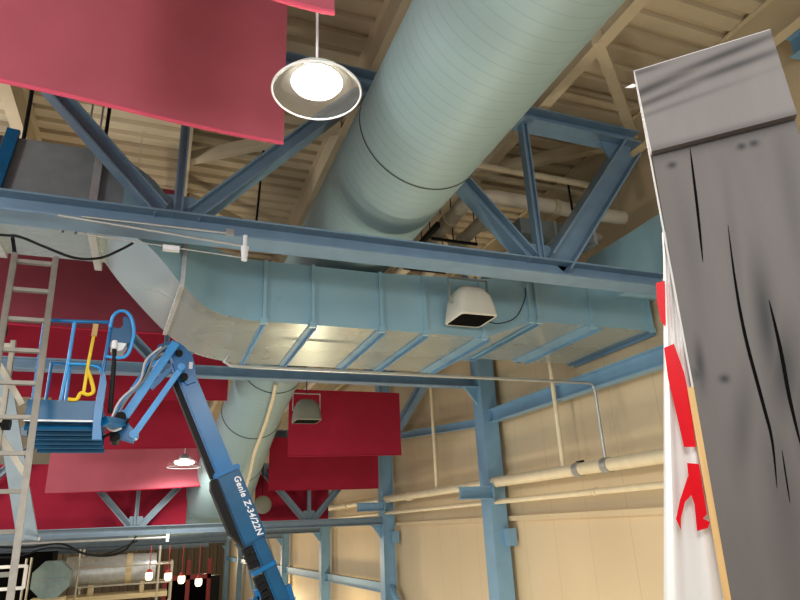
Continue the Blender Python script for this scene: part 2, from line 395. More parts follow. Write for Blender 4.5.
# ------------------------------------------------------------------ rectangular duct
t = thing('rectangular_duct', 'galvanised rectangular duct with blue stiffeners under the nearest truss', 'duct', V(3,8.5,2.5))
S = [(7.38,7.38,7.43,9.62,2.79,3.52),(5.1,5.1,7.43,9.62,2.79,3.52),(4.25,4.25,7.43,9.55,2.475,3.38)]
S += [(2.6,2.6,7.43,9.55,2.475,3.30),(.94,.96,7.43,9.55,2.475,3.30)]
fr = smoothpath([(.92,7.43,2.475,3.30),(.45,7.28,2.52,3.33),(.095,6.95,2.69,3.45),(-.30,6.64,2.99,3.80),(-.74,6.62,3.2,4.07)], 5)
bk = smoothpath([(.94,9.55,2.475,3.30),(.38,9.3,2.50,3.33),(-.05,8.85,2.69,3.45),(-.55,8.15,3.02,3.80),(-.81,7.77,3.2,4.07)], 5)
for a, b in zip(fr[1:], bk[1:]): S.append((a[0],b[0],a[1],b[1],a[2],a[3]))
S.append((-5,-5,6.62,7.77,3.2,4.07))
def loft(bm, idx):
    R = []
    for (xf,xb,yf,yb,zb,zt) in S:
        q = [V(xf,yf,zb),V(xb,yb,zb),V(xb,yb,zt),V(xf,yf,zt)]; R.append([q[i] for i in idx])
    return R
bm = B()
R = [[V(xf,yf,zb),V(xb,yb,zb),V(xb,yb,zt),V(xf,yf,zt)] for (xf,xb,yf,yb,zb,zt) in S]
vs = [[bm.verts.new(q) for q in r] for r in R]
for i in range(len(vs)-1):
    for k in range(4):
        f = bm.faces.new((vs[i][k], vs[i][(k+1)%4], vs[i+1][(k+1)%4], vs[i+1][k])); f.material_index = 0 if k in (0,) else (1 if i < len(vs)-4 else 2)  # last sections greyer on the sides: their shade put into the colour
        f.smooth = 4 < i < len(vs)-2
bm.faces.new(vs[0]); bm.faces.new(vs[-1])
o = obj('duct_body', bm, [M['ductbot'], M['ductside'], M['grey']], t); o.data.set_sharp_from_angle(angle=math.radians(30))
def stiff(x, w=.05, wide=None, zb=2.475, yf=7.43, yb=9.55, zt=3.30):
    bm = B(); box(bm, V(x-w/2,yf-.05,zb-.03), V(x+w/2,yf,zt)); box(bm, V(x-.045,yf-.06,zb-.045), V(x+.045,yf,zb+.03)); obj('standing_seam', bm, M['ductside'], t); bm = B()
    ww = wide or w
    box(bm, V(x-ww/2,yf,zb-.012), V(x+ww/2,yb,zb)); box(bm, V(x+ww/2-.012,yf,zb-.06), V(x+ww/2,yb,zb-.012))
    box(bm, V(x-.03,yb,zb-.04), V(x+.03,yb+.04,zt))
    obj('stiffener', bm, M['column'], t)
for x, wide in ((1.1,.05),(1.72,.10),(2.66,.13),(3.30,.10)): stiff(x, .045, wide)
stiff(4.2, .045, .22)
for x in (5.02, 5.16): stiff(x, .05, .06, 2.79, 7.43, 9.62, 3.52)
stiff(6.15, .045, .30, 2.79, 7.43, 9.62, 3.52); stiff(7.3, .05, .16, 2.79, 7.43, 9.62, 3.52)
# flange on the raised left section and one across the slanted section
bm = B(); box(bm, V(-.92,6.56,3.12), V(-.84,7.85,3.2)); obj('flange', bm, M['galv'], t); bm = B(); box(bm, V(-.92,6.56,3.2), V(-.84,6.62,4.12)); obj('flange', bm, M['galv'], t)
bm = B(); bar(bm, V(.095,6.93,2.67), V(-.05,8.88,2.67), .05, .04, (1,0,0)); obj('flange', bm, M['galv'], t); bm = B(); bar(bm, V(.095,6.93,2.67), V(.10,6.93,3.42), .05, .04, (1,0,0)); obj('flange', bm, M['galv'], t)
for x in (-1.9,-2.9):
    bm = B(); box(bm, V(x-.05,6.57,3.15), V(x+.05,7.8,3.2)); box(bm, V(x-.03,6.56,3.15), V(x+.03,6.62,4.1)); obj('stiffener', bm, M['galv'], t)
for x in (-1.0, -1.12):
    bm = tube([V(x,7.2,5.9), V(x,7.2,4.05)], .012, 8); bm2 = tube([V(x,6.59,3.0), V(x,6.59,3.3)], .015, 8)
    obj('hanger_rod', bm, M['cond'], t); obj('hanger_rod', bm2, M['cond'], t)
# branch along the wall toward the viewer
bm = B(); box(bm, V(6.66,6.02,3.30), V(7.40,7.95,4.19)); obj('branch', bm, M['ductside'], t)
bm = B(); box(bm, V(6.61,5.95,3.25), V(7.41,6.03,4.24)); obj('flange', bm, M['ductside'], t)

# conduits and cables near the first truss
t = thing('truss_conduit', 'silver conduit clipped beneath the left part of the nearest truss', 'conduit', V(-.6,6.1,2.9))
obj('tube_run', tube([V(-1.1,6.12,2.97), V(.66,6.12,2.865)], .014, 8), M['cond'], t, True)
obj('tube_run', tube([V(-.9,6.12,2.80), V(.66,6.12,2.73)], .008, 8), M['cond'], t, True)
bm = B(); sweep(bm, [V(.68,6.12,2.70), V(.68,6.12,2.86)], [.03,.042], 12); sweep(bm, [V(.68,6.12,2.86), V(.68,6.12,2.99)], .022, 10); obj('end_fitting', bm, M['letter'], t, True)
bm = B(); box(bm, V(-.13,6.09,2.72), V(.03,6.15,2.77)); obj('junction_box', bm, M['letter'], t)
t = thing('truss_conduit', 'thin bright conduit lying along the face of the nearest truss chord', 'conduit', V(-.6,6.14,3.1))
obj('tube_run', tube([V(-.9,6.15,3.0), V(.56,6.15,3.01)], .012, 8), M['cond'], t, True)
bm = B(); box(bm, V(.48,6.12,2.99), V(.56,6.17,3.05)); obj('clip', bm, M['cond'], t)
pipe('hanging_cable', 'black cable drooping below the truss at upper left', 'cable', [V(-2.2,5.95,2.58), V(-1.503,5.95,2.622), V(-1.345,5.95,2.623), V(-1.133,5.95,2.549), V(-.876,5.95,2.469), V(-.667,5.95,2.494), V(-.505,5.95,2.597), V(-.398,5.95,2.685)], .013, 'black', 6, seg=8)
pipe('hanger_rod', 'dark hanger rod above left end of rectangular duct', 'rod', [V(-1.73,6.9,5.9), V(-1.70,6.9,4.10)], .022, 'black', 0, 'hanger rods')
pipe('hanger_rod', 'dark threaded hanger rod behind the left truss diagonal', 'rod', [V(-.93,7.2,5.9), V(-.93,7.2,4.12)], .022, 'black', 0, 'hanger rods')
pipe('hanger_rod', 'thin dark rod hanging in the gap left of the round duct', 'rod', [V(1.18,8.6,5.9), V(1.10,8.6,4.3)], .018, 'black', 0, 'hanger rods')
bm = B(); bar(bm, V(-1.80,6.56,3.30), V(-1.72,6.56,4.12), .05, .12); tag(obj('hanger_strap', bm, M['liftdk']), 'dark blue strap on the duct side at far left', 'strap')

# insulated pipes to the right of the round duct
def ins(name, label, pts, r, fl):
    t = thing(name, label, 'pipe', pts[0]); obj('pipe_run', tube(pts, r, 16, 5), M['white'], t, True)
    for a, b in fl:
        bm = B(); sweep(bm, [a, b], r+.02, 16); obj('coupling', bm, M['joist'], t, True)
    return t
ins('insulated_pipe', 'white insulated pipe beside the round duct, left of the pair', [V(4.08,30,4.6), V(4.08,9,4.6), V(4.08,7.7,4.6), V(4.12,7.32,4.62), V(4.4,7.18,4.64), V(4.9,7.16,4.64), V(6.9,7.16,4.64)], .115, [(V(4.08,7.9,4.6), V(4.08,8.0,4.6)), (V(5.5,7.16,4.64), V(5.6,7.16,4.64))])
ins('insulated_pipe', 'white insulated pipe beside the round duct, right of the pair', [V(4.62,30,4.6), V(4.62,9.5,4.6), V(4.62,8.3,4.6), V(4.66,8.0,4.6), V(4.95,7.85,4.6), V(5.4,7.83,4.6), V(6.9,7.83,4.6)], .105, [(V(4.62,8.5,4.6), V(4.62,8.6,4.6))])
for y, hl in ((8.4,'dark trapeze hanger carrying the two white pipes, nearer one'), (9.7,'dark trapeze hanger carrying the two white pipes, rear one')):
    bm = B(); box(bm, V(3.95,y-.02,4.44), V(4.8,y+.02,4.48))
    for x in (3.93, 4.35, 4.78): sweep(bm, [V(x,y,4.46), V(x,y,6.2)], .01, 8)
    tag(obj('pipe_hanger', bm, M['black']), hl, 'hanger', 'trapeze pipe hangers')
bm = B(); box(bm, V(3.86,8.0,4.47), V(3.92,8.9,4.56)); tag(obj('pipe_clamp', bm, M['black']), 'black bar clamp along the left white pipe', 'clamp')
t = thing('vent_box', 'grey metal duct box behind the right end of the nearest truss', 'duct', V(5.8,7.4,4.3))
bm = B(); box(bm, V(4.98,7.32,4.20), V(6.35,7.66,4.46)); obj('casing', bm, M['grey'], t)
bm = B(); box(bm, V(6.35,7.30,4.17), V(6.41,7.68,4.49)); obj('flange', bm, M['galv'], t); bm = B(); box(bm, V(5.6,7.30,4.18), V(5.64,7.68,4.48)); obj('flange', bm, M['galv'], t)
t = thing('cable_plug', 'black plug hanging on a short cable by the grey duct box', 'plug', V(5.75,7.0,4.2))
obj('cord', tube([V(5.75,7.0,5.0), V(5.76,7.0,4.32)], .018, 8), M['black'], t); bm = B(); bmesh.ops.create_uvsphere(bm, u_segments=10, v_segments=8, radius=.06, matrix=Matrix.Translation(V(5.76,7.0,4.27))); obj('plug_body', bm, M['black'], t, True)
for y, z, lb in ((6.9,4.98,'thin tan pipe above the grey duct box, nearest of the pair'),(7.35,5.12,'thin tan pipe above the grey duct box, rear of the pair')):
    pipe('branch_pipe', lb, 'pipe', [V(3.6,y,z), V(6.4,y,z)], .05, 'joist', 0, 'thin tan pipes')

# ------------------------------------------------------------------ banners
def banner(label, x0, x1, Y, zl, zr, zt, m='red', sag=.03, bow=.04, hem=True, wires=True, hm='red'):
    t = thing('red_banner', label, 'banner', V((x0+x1)/2, Y, zt), 'red banners hanging from the roof')
    n = 24; rows = 10
    def pt(i, j, dz=0):
        u = i/n; v = j/rows
        x = x0 + (x1-x0)*u; zb = zl + (zr-zl)*u - sag*math.sin(PI*u)
        z = zt + (zb-zt)*v
        return V(x, Y + bow*math.sin(2.2*PI*u+1.3*v)*(.3+.7*v), z)
    def sheet(a, b, th=.01):
        bm = B(); F = [[bm.verts.new(pt(i, j)) for i in range(n+1)] for j in range(a, b+1)]
        K = [[bm.verts.new(pt(i, j)+Vector((0,th,0))) for i in range(n+1)] for j in range(a, b+1)]
        for j in range(len(F)-1):
            for i in range(n):
                bm.faces.new((F[j][i],F[j][i+1],F[j+1][i+1],F[j+1][i])); bm.faces.new((K[j][i],K[j+1][i],K[j+1][i+1],K[j][i+1]))
        for i in range(n):
            bm.faces.new((F[0][i],K[0][i],K[0][i+1],F[0][i+1])); bm.faces.new((F[-1][i],F[-1][i+1],K[-1][i+1],K[-1][i]))
        for j in range(len(F)-1):
            bm.faces.new((F[j][0],F[j+1][0],K[j+1][0],K[j][0])); bm.faces.new((F[j][n],K[j][n],K[j+1][n],F[j+1][n]))
        return bm
    cl = obj('cloth', sheet(0, rows), M[m], t, True)
    if hem:
        bm = B(); sweep(bm, [pt(i, rows)+Vector((0,.005,.012)) for i in range(n+1)], .016, 8); obj('hem', bm, M[hm], cl, True)
    if wires:
        for x in (x0+.15*(x1-x0), x1-.15*(x1-x0)):
            obj('hanging_wire', tube([V(x,Y+.005,zt-.02), V(x,Y+.005,ZD)], .006, 6), M['cond'], t)
    return t
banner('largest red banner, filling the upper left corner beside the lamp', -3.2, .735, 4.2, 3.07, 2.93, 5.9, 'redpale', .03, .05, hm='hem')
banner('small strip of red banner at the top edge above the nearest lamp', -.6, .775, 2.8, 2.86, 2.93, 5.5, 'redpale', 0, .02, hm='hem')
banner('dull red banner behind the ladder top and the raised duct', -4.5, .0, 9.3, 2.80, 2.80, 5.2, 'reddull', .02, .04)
banner('deep red banner behind the lift basket, crossed by the truss chord', -4.5, 1.40, 14.6, 2.84, 2.89, 5.0, 'red', .02, .05)
banner('red banner just above the pale banner, behind the jib', -2.5, 1.05, 16.7, 2.02, 2.08, 3.6, 'red', .02, .05)
banner('pale pink red banner lit by the small far lamp', -2.66, 1.25, 18.9, 1.16, 1.29, 3.3, 'redpale', .03, .06)
banner('dark red banner behind the V webs of the low truss at left', -6.0, .945, 20.25, .16, .16, 2.05, 'red', .0, .04)
banner('red banner with the dark loudspeaker in front, right of the round duct', 3.02, 6.05, 15.6, 1.73, 1.76, 3.42, 'red', .01, .03)
banner('red banner lower right of the round duct, second of that pair', 3.18, 6.68, 19.35, 1.16, 1.15, 2.72, 'red', .02, .04)
banner('bright red banner behind the low truss node near the second column', 2.98, 5.35, 20.6, .16, .3, 1.9, 'red', .0, .02)

# ------------------------------------------------------------------ lamps
def dish(t, c, R, mglass, mlens, mbody):
    c = Vector(c)
    bm = B(); lathe(bm, c, [(R,0),(R*.97,R*.05),(R*.88,R*.18),(R*.70,R*.36),(R*.5,R*.48),(R*.36,R*.52)], 48); obj('reflector', bm, mglass, t, True)
    bm = B(); sweep(bm, [c+Vector((R*math.cos(a*PI/24), R*math.sin(a*PI/24), 0)) for a in range(49)], R*.022, 8, False); obj('rim', bm, M['letter'], t, True)
    bm = B(); lathe(bm, c+Vector((0,0,R*.16)), [(.001,-R*.06),(R*.3,-R*.04),(R*.52,R*.02),(R*.58,R*.10),(R*.5,R*.2),(.001,R*.24)], 40); obj('lens', bm, mlens, t, True)
    bm = B(); lathe(bm, c, [(R*.001,R*.44),(R*.36,R*.46),(R*.34,R*.62),(R*.16,R*.80),(.002,R*.82)], 24); obj('ballast_housing', bm, mbody, t, True)
    bm = tube([c+Vector((0,0,R*.8)), (c.x,c.y,E+ZD)], R*.03, 8); obj('hanging_rod', bm, M['letter'], t)
N = NT('prismatic_acrylic'); N.b.inputs['Base Color'].default_value = (.95,.92,.86,1); N.b.inputs['Roughness'].default_value = .12; N.b.inputs['Transmission Weight'].default_value = .96; N.b.inputs['IOR'].default_value = 1.04; M['acryl'] = N.m
L1 = V(.735,3.1,2.56)
t = thing('high_bay_lamp', 'large lit round high bay lamp hanging below the red banner corner', 'lamp', L1, 'high bay lamps')
dish(t, L1, .275, M['acryl'], M['lens'], M['grey'])
L2 = V(.69,18.0,1.72)
t = thing('high_bay_lamp', 'small far high bay lamp glowing in front of the pale banner', 'lamp', L2, 'high bay lamps')
dish(t, L2, .43, M['acryl'], M['lens2'], M['grey'])
def point(name, loc, w, col=(1,.9,.76), r=.25):
    l = bpy.data.lights.new(name, 'POINT'); l.energy = w; l.color = col; l.shadow_soft_size = r
    o = bpy.data.objects.new(name, l); C.objects.link(o); o.location = loc; return o
def spot(name, loc, w, col=(1,.95,.87), ang=150, r=.25, blend=.6):
    l = bpy.data.lights.new(name, 'SPOT'); l.energy = w; l.color = col; l.shadow_soft_size = r; l.spot_size = math.radians(ang); l.spot_blend = blend
    o = bpy.data.objects.new(name, l); C.objects.link(o); o.location = loc; return o
spot('lamp_light', L1+Vector((0,0,-.06)), 520, (1,.92,.80), ang=172)
spot('lamp_light', L2+Vector((0,0,-.06)), 520, ang=172, r=.3)
# the other high-bay lamps of the hall, out of the frame
for (x,y,z,w) in ((-5.5,2,2.6,900),(-5.5,8.5,2.6,900),(2.6,-2.4,2.6,480),(-1.6,-2.4,2.6,950),(-6,16,2.6,900)):
    point('lamp_light', V(x,y,z), w*.62, (1,.97,.93), .7)
for (x,y,z,w) in ((-6.5,24,-.6,900),(2.5,33,-1.6,900),(3,47,-2.2,900),(5,60,-2.2,500)):
    point('fill_light', V(x,y,z), w*.5, (1,.82,.58), .4)  # unseen fill lights without fittings, added to brighten the far hall

# ------------------------------------------------------------------ horn loudspeakers
def speaker(label, c, s=1.0, m='ivory'):
    c = Vector(c); t = thing('loudspeaker', label, 'loudspeaker', c, 'hanging loudspeakers')
    prof = [(.215,.215,-.19,.05),(.225,.225,-.175,.05),(.215,.212,-.06,.06),(.20,.19,.06,.08),(.165,.155,.14,.10),(.11,.10,.185,.08),(.04,.04,.20,.035)]
    def ring(bm, hx, hy, z, r, n=5):
        vs = []
        for q, (sx, sy) in enumerate(((1,1),(-1,1),(-1,-1),(1,-1))):
            for k in range(n):
                a = PI/2*q + PI/2*k/(n-1)
                vs.append(bm.verts.new(c + s*Vector((sx*(hx-r)+r*math.cos(a), sy*(hy-r)+r*math.sin(a), z))))
        return vs
    bm = B(); R = [ring(bm, *p) for p in prof]
    R = [ring(bm, .205,.205,-.19,.045)] + R; R = [ring(bm, .16,.16,.0,.045)] + R
    for i in range(len(R)-1):
        for k in range(20): bm.faces.new((R[i][k], R[i][(k+1)%20], R[i+1][(k+1)%20], R[i+1][k]))
    bm.faces.new(R[-1]); obj('horn_shell', bm, M[m], t, True)
    bm = B(); f = ring(bm, .206,.206,-.184,.045); g = ring(bm, .206,.206,-.15,.045); bm.faces.new(f); bm.faces.new(g)
    for k in range(20): bm.faces.new((f[k], f[(k+1)%20], g[(k+1)%20], g[k]))
    obj('grille', bm, M['dark'], t)
    bm = B()
    for sx in (-1, 1): bar(bm, c+s*Vector((sx*.24,0,.0)), c+s*Vector((sx*.24,0,.30)), .03*s, .012*s)
    bar(bm, c+s*Vector((-.24,0,.30)), c+s*Vector((.24,0,.30)), .03*s, .012*s)
    for sx in (-1, 1): bar(bm, c+s*Vector((sx*.24,0,.0)), c+s*Vector((sx*.19,0,.0)), .03*s, .012*s)
    obj('yoke', bm, M['cond'], t); return t
speaker('ivory horn loudspeaker with black mouth under the nearest truss', V(3.83,7.07,2.815), 1.24)
o = pipe('speaker_cable', 'thin dark cable looping from the ivory loudspeaker to the duct', 'cable', [V(4.16,7.2,2.64), V(4.38,7.25,2.64), V(4.7,7.3,2.78), V(4.92,7.35,3.1), V(4.95,7.35,3.28)], .008, 'black', 5)
o2 = speaker('dim grey horn loudspeaker hanging in front of the red banner', V(2.87,12.88,2.37), 1.22, 'olive')
obj('hanging_rod', tube([V(2.87,12.88,2.72), V(2.87,12.88,3.0)], .012, 8), M['black'], o2)
t = thing('round_speaker', 'olive round speaker dish beside the boom below the red banner', 'loudspeaker', V(3.05,19.55,.75))
bm = B(); lathe(bm, V(3.05,19.45,.76), [(.001,0),(.20,-.01),(.26,.03),(.25,.12),(.14,.26),(.001,.28)], 32, 'y'); obj('housing', bm, M['olive'], t, True)
obj('hanging_rod', tube([V(3.05,19.6,1.0), V(3.05,19.6,2.1)], .015, 8), M['black'], t)

# ------------------------------------------------------------------ ladder
t = thing('extension_ladder', 'tall dull aluminium ladder standing at far left in front of the basket', 'ladder', V(-.7,4.5,-6.5))
def rail(side, z):                        # point on a rail at height z (relative to eye)
    k = (2.44 - z)
    return V((-1.035 if side else -1.365) + (.0535 if side else .060)*k, 6.0 - .177*k, z)
for s in (0, 1):
    bm = B(); bar(bm, rail(s,-6.5), rail(s,2.47), .075, .03, (0,1,0)); bar(bm, rail(s,-6.5)+Vector((0,-.03,0)), rail(s,2.47)+Vector((0,-.03,0)), .012, .05, (0,1,0)); obj('rail', bm, M['alu'], t)
z = 2.40; k = 0
while z > -6.3:
    bm = B(); a = rail(0,z); b = rail(1,z); bar(bm, a, b, .05, .032, (0,1,0)); obj('rung', bm, M['alu'], t); z -= .290; k += 1
for s in (0, 1):
    bm = B(); a = rail(s,2.45); bar(bm, a, a+Vector((-.07+.02*s,.1,.22)), .03, .03); 
    if s == 0: obj('top_hook', bm, M['black'], t)
    else: bm.free()
t = thing('step_ladder', 'weathered folding ladder frame with spreader bars behind the tall ladder', 'ladder', V(-1.5,6.3,-6.5))
for (a, b) in ((V(-1.33,6.35,1.75), V(-1.02,5.9,-6.5)), (V(-1.9,6.35,1.75), V(-1.75,5.9,-6.5))):
    bm = B(); bar(bm, a, b, .05, .04); obj('rail', bm, M['scaf'], t)
for z in (1.7,1.2,.75,.2,-.15,-.9,-1.6,-2.4,-3.2,-4.0,-4.8):
    k = (1.75-z)/8.25; bm = B(); bar(bm, V(-1.33+.31*k,6.35-.45*k,z), V(-1.9+.15*k,6.35-.45*k,z), .04, .04); obj('rung', bm, M['scaf'], t)
bm = B(); bar(bm, V(-1.50,6.30,1.66), V(-1.16,6.28,1.15), .02, .05); obj('spreader_bar', bm, M['scaf'], t)
bm = B(); bar(bm, V(-1.36,6.3,.98), V(-1.05,6.28,.55), .02, .05); obj('spreader_bar', bm, M['scaf'], t)
for (x,z) in ((-1.42,1.82),(-1.26,.97)):
    bm = B(); sweep(bm, [V(x-.25,6.25,z), V(x,6.25,z)], .018, 8); sweep(bm, [V(x-.02,6.25,z), V(x+.04,6.25,z)], .05, 12); obj('clamp_knob', bm, M['black'], t)

# ------------------------------------------------------------------ boom lift
lift = thing('boom_lift', 'bright blue articulated boom lift with work basket at left', 'boom lift', V(1.9,8.0,-6.5))
YB = 7.3
def bt(name, a, b, w, h, m, parent=lift, off=(0,0), bev=.0):
    bm = B(); bar(bm, a, b, w, h, (0,1,0), off)
    if bev: bmesh.ops.bevel(bm, geom=list(bm.edges), offset=bev, segments=2, affect='EDGES')
    return obj(name, bm, M[m], parent)
pA = V(.15,YB,1.854); dirb = Vector((.418,.0,-.908)).normalized()
P = lambda s: pA + dirb*s                 # along the main boom
nb = Vector((dirb.z,0,-dirb.x)); nb = nb if nb.x < 0 else -nb      # toward lower left
inner = bt('inner_boom', P(-.03), P(1.45), .20, .20, 'lift', bev=.02)
bm = B(); bar(bm, P(.15)+nb*.13, P(1.35)+nb*.13, .15, .06); obj('hose_tray', bm, M['black'], lift)
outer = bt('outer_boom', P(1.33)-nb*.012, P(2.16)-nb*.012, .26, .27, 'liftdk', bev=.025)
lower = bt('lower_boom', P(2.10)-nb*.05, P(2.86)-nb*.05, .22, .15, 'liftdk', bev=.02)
bt('end_collar', P(1.31)-nb*.012, P(1.38)-nb*.012, .29, .30, 'lift', bev=.015)
def q(s, o, y): return P(s) + nb*o + Vector((0,y,0))
bm = B(); prism(bm, [q(1.37,.11,-.13), q(1.36,.17,-.13), q(1.45,.205,-.13), q(1.95,.20,-.13), q(2.16,.12,-.13)], (0,.26,0)); obj('cable_guard', bm, M['black'], lift)
for s in (2.17, 2.25, 2.33, 2.49, 2.57, 2.65, 2.73):      # energy chain links under the lower boom
    bm = B(); bar(bm, P(s)+nb*.085, P(s+.065)+nb*.085, .18, .10, (0,1,0)); obj('cable_chain_link', bm, M['black'], lift)
bt('chain_bracket', P(2.415), P(2.46), .24, .26, 'lift', off=(0,0))
bt('pivot_lug', P(2.72)-nb*.16, P(2.92)-nb*.14, .10, .06, 'lift'); bt('pivot_lug', P(2.60)+nb*.15, P(2.70)+nb*.15, .12, .05, 'lift')
bt('lower_link', P(2.66)+nb*.20, P(3.3)+nb*.22, .12, .09, 'liftdk')
# lettering on the outer boom
def text(body, origin, xdir, size, m, name, parent, nrm=Vector((0,-1,0))):
    cu = bpy.data.curves.new(name, 'FONT'); cu.body = body; cu.size = size; cu.extrude = .002; cu.shear = .2; cu.offset = .002; cu.space_character = 1.08
    o = bpy.data.objects.new(name, cu); C.objects.link(o)
    me = bpy.data.meshes.new_from_object(o.evaluated_get(bpy.context.evaluated_depsgraph_get())); bpy.data.objects.remove(o)
    x = xdir.normalized(); z = nrm; yv = z.cross(x)
    R = Matrix((x, yv, z)).transposed().to_4x4(); R.translation = origin - (parent.parent or parent).location
    me.transform(R); ob = bpy.data.objects.new(name, me); C.objects.link(ob); ob.parent = parent; me.materials.append(M[m]); return ob
bpy.context.view_layer.update()
text('Genie', P(1.43)-nb*.055+Vector((0,-.132,0)), dirb, .092, 'letter', 'lettering', outer)
text('Z-34/22N', P(1.71)-nb*.055+Vector((0,-.132,0)), dirb, .092, 'letter', 'lettering', outer)
# knuckle at the top of the boom
bm = B(); prism(bm, [V(.02,YB-.14,1.98), V(.10,YB-.14,2.07), V(.18,YB-.14,2.02), V(.275,YB-.14,1.92), V(.31,YB-.14,1.80), V(.335,YB-.14,1.62), V(.24,YB-.14,1.58), V(.12,YB-.14,1.72)], (0,.28,0)); kn = obj('knuckle', bm, M['lift'], lift)
bm = B(); box(bm, V(.245,YB-.146,1.76), V(.285,YB-.139,1.84)); obj('warning_decal', bm, M['letter'], kn)
bm = B(); sweep(bm, [V(.20,YB-.17,1.66), V(.20,YB+.17,1.66)], .045, 14); obj('pivot_pin', bm, M['black'], lift, True); bm = B(); sweep(bm, [V(.13,YB-.17,1.93), V(.13,YB+.17,1.93)], .04, 14); obj('pivot_pin', bm, M['black'], lift, True)
# jib: a ladder-like pair of beams from the knuckle down left to the basket, leveling tube below
YJ = 7.05
j0, j1 = V(.085,YJ,2.02), V(-.37,YJ,1.16)          # main beam
k0, k1 = V(-.11,YJ+.12,1.93), V(-.45,YJ+.12,1.24)   # thinner outer beam
bt('jib_beam', j0, j1, .06, .085, 'liftlt'); bt('jib_beam', k0, k1, .04, .035, 'liftlt')
for f in (.0, .22, .62, .95):
    a_ = j0.lerp(j1, f*.95+.03); b_ = k0.lerp(k1, f); bt('jib_crossbar', a_, b_, .05, .045, 'liftlt')
bm = B(); prism(bm, [V(.05,YJ+.02,2.06), V(-.10,YJ+.02,1.99), V(-.12,YJ+.02,1.88), V(-.02,YJ+.02,1.92)], (0,.12,0)); obj('jib_cover', bm, M['liftdk'], lift)
for k, (m, dx) in enumerate((('letter',-.03),('black',-.07),('letter',-.10),('grey',-.05))):
    w_ = Vector((dx,-.02*k,.01*k)); bm = tube([j0.lerp(j1,.1)+w_, j0.lerp(j1,.3)+w_*1.5, j0.lerp(j1,.55)+w_*.8, j0.lerp(j1,.8)+w_*1.3, j1+w_], .012, 8, 5); obj('hose', bm, M[m], lift, True)
bt('leveling_tube', V(.16,YJ-.05,1.72), V(-.245,YJ-.05,1.00), .05, .06, 'liftlt'); bt('jib_cylinder', V(.05,YJ,1.72), V(-.13,YJ,1.50), .05, .05, 'lift')
bm = B(); sweep(bm, [V(.16,YJ-.1,1.73), V(.16,YJ+.1,1.73)], .04, 12); obj('pivot_pin', bm, M['liftlt'], lift, True); bm = B(); sweep(bm, [V(-.245,YJ-.1,1.0), V(-.245,YJ+.1,1.0)], .045, 12); obj('pivot_pin', bm, M['liftlt'], lift, True)
bm = B(); prism(bm, [V(-.44,YJ-.06,1.20), V(-.35,YJ-.06,1.18), V(-.28,YJ-.06,1.08), V(-.21,YJ-.06,1.02), V(-.25,YJ-.06,.93), V(-.38,YJ-.06,.97), V(-.46,YJ-.06,1.05)], (0,.2,0)); obj('basket_mount', bm, M['lift'], lift)
bm = B(); sweep(bm, [V(-.385,YJ-.14,1.17), V(-.385,YJ+.1,1.17)], .05, 14); obj('rotator', bm, M['black'], lift, True)
bm = B(); sweep(bm, [V(-.42,YJ-.12,.97), V(-.42,YJ+.05,.95)], .05, 12); obj('rotator', bm, M['black'], lift, True)
obj('hose', tube([V(-.54,YJ-.1,.96), V(-.47,YJ-.14,.99), V(-.40,YJ-.14,1.04), V(-.34,YJ-.14,1.07), V(-.31,YJ-.12,1.15)], .014, 8, 5), M['black'], lift, True)
obj('hose', tube([V(-.5,YJ-.12,1.07), V(-.44,YJ-.15,1.03), V(-.37,YJ-.15,1.06)], .02, 8, 5), M['letter'], lift, True)
bt('mount_arm', V(-.36,YJ-.1,1.10), V(-.49,6.35,1.03), .07, .07, 'lift')
# basket
yn = 6.25; yf = 7.25
xl, xr = -1.12, -.535; zn = 1.00; zf = .955    # floor, near and far edge
bm = B(); hexa(bm, [V(xl,yn,zn), V(xr,yn,zn), V(xr,yf,zf-.08), V(xl,yf,zf-.08), V(xl,yn,zn+.02), V(xr,yn,zn+.02), V(xr,yf,zf-.05), V(xl,yf,zf-.05)])
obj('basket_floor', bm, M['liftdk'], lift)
for k in range(6):
    f = (k+.4)/6.2; y = yn+(yf-yn)*f; z = zn-.125*f-.035
    bm = B(); sweep(bm, [V(xl,y,z), V(xr+.02,y,z)], .028, 8); obj('floor_slat', bm, M['liftdk'], lift, True)
bm = B(); box(bm, V(xl,yn-.02,zn), V(xr-.03,yn+.01,zn+.19)); box(bm, V(xr-.03,yn-.02,zn), V(xr,yf,zn+.19)); box(bm, V(xl,yn,zn), V(xl+.02,yf,zn+.19)); box(bm, V(xl,yf-.02,zn-.1), V(xr,yf,zn+.15))
bmesh.ops.bevel(bm, geom=[e for e in bm.edges if abs((e.verts[0].co-e.verts[1].co).z) > .1], offset=.008, segments=2, affect='EDGES'); obj('toe_board', bm, M['liftdk'], lift)
bm = B(); bar(bm, V(xl,yn-.03,zn+.005), V(xr,yn-.03,zn+.005), .012, .015); obj('tread_strip', bm, M['letter'], lift)
rt = .016
def rl(pts, name='guard_rail', m='lift', r=rt, sm=0): obj(name, tube(pts, r, 10, sm), M[m], lift, True)
rl([V(xl,yn,1.94), V(-.85,yn,1.945), V(-.56,yn,1.96), V(-.525,yn+.01,1.93), V(-.53,yn,1.80), V(-.55,yn,1.3), V(-.56,yn,1.18)], 'guard_rail', 'lift', .018)
rl([V(-.84,yn,1.94), V(-.845,yn,1.52), V(-.865,yn,1.05)], 'post', 'liftlt'); rl([V(-.95,yf-.05,1.75), V(-.94,yf-.05,1.0)], 'post', 'liftlt')
rl([V(xl+.03,yn,1.94), V(xl+.04,yn,1.1)], 'post', 'lift'); rl([V(xl,yf-.1,1.75), V(xl,yf-.1,1.0)], 'post', 'lift')
rl([V(-.84,yn,1.535), V(-.70,yn,1.535), V(-.60,yn,1.52), V(-.54,yn,1.47)], 'mid_rail', 'liftlt', .014)
rl([V(xl,yf-.1,1.75), V(-.95,yf-.1,1.75), V(-.62,yf-.1,1.75), V(-.54,yn+.1,1.72)], 'guard_rail', 'lift')
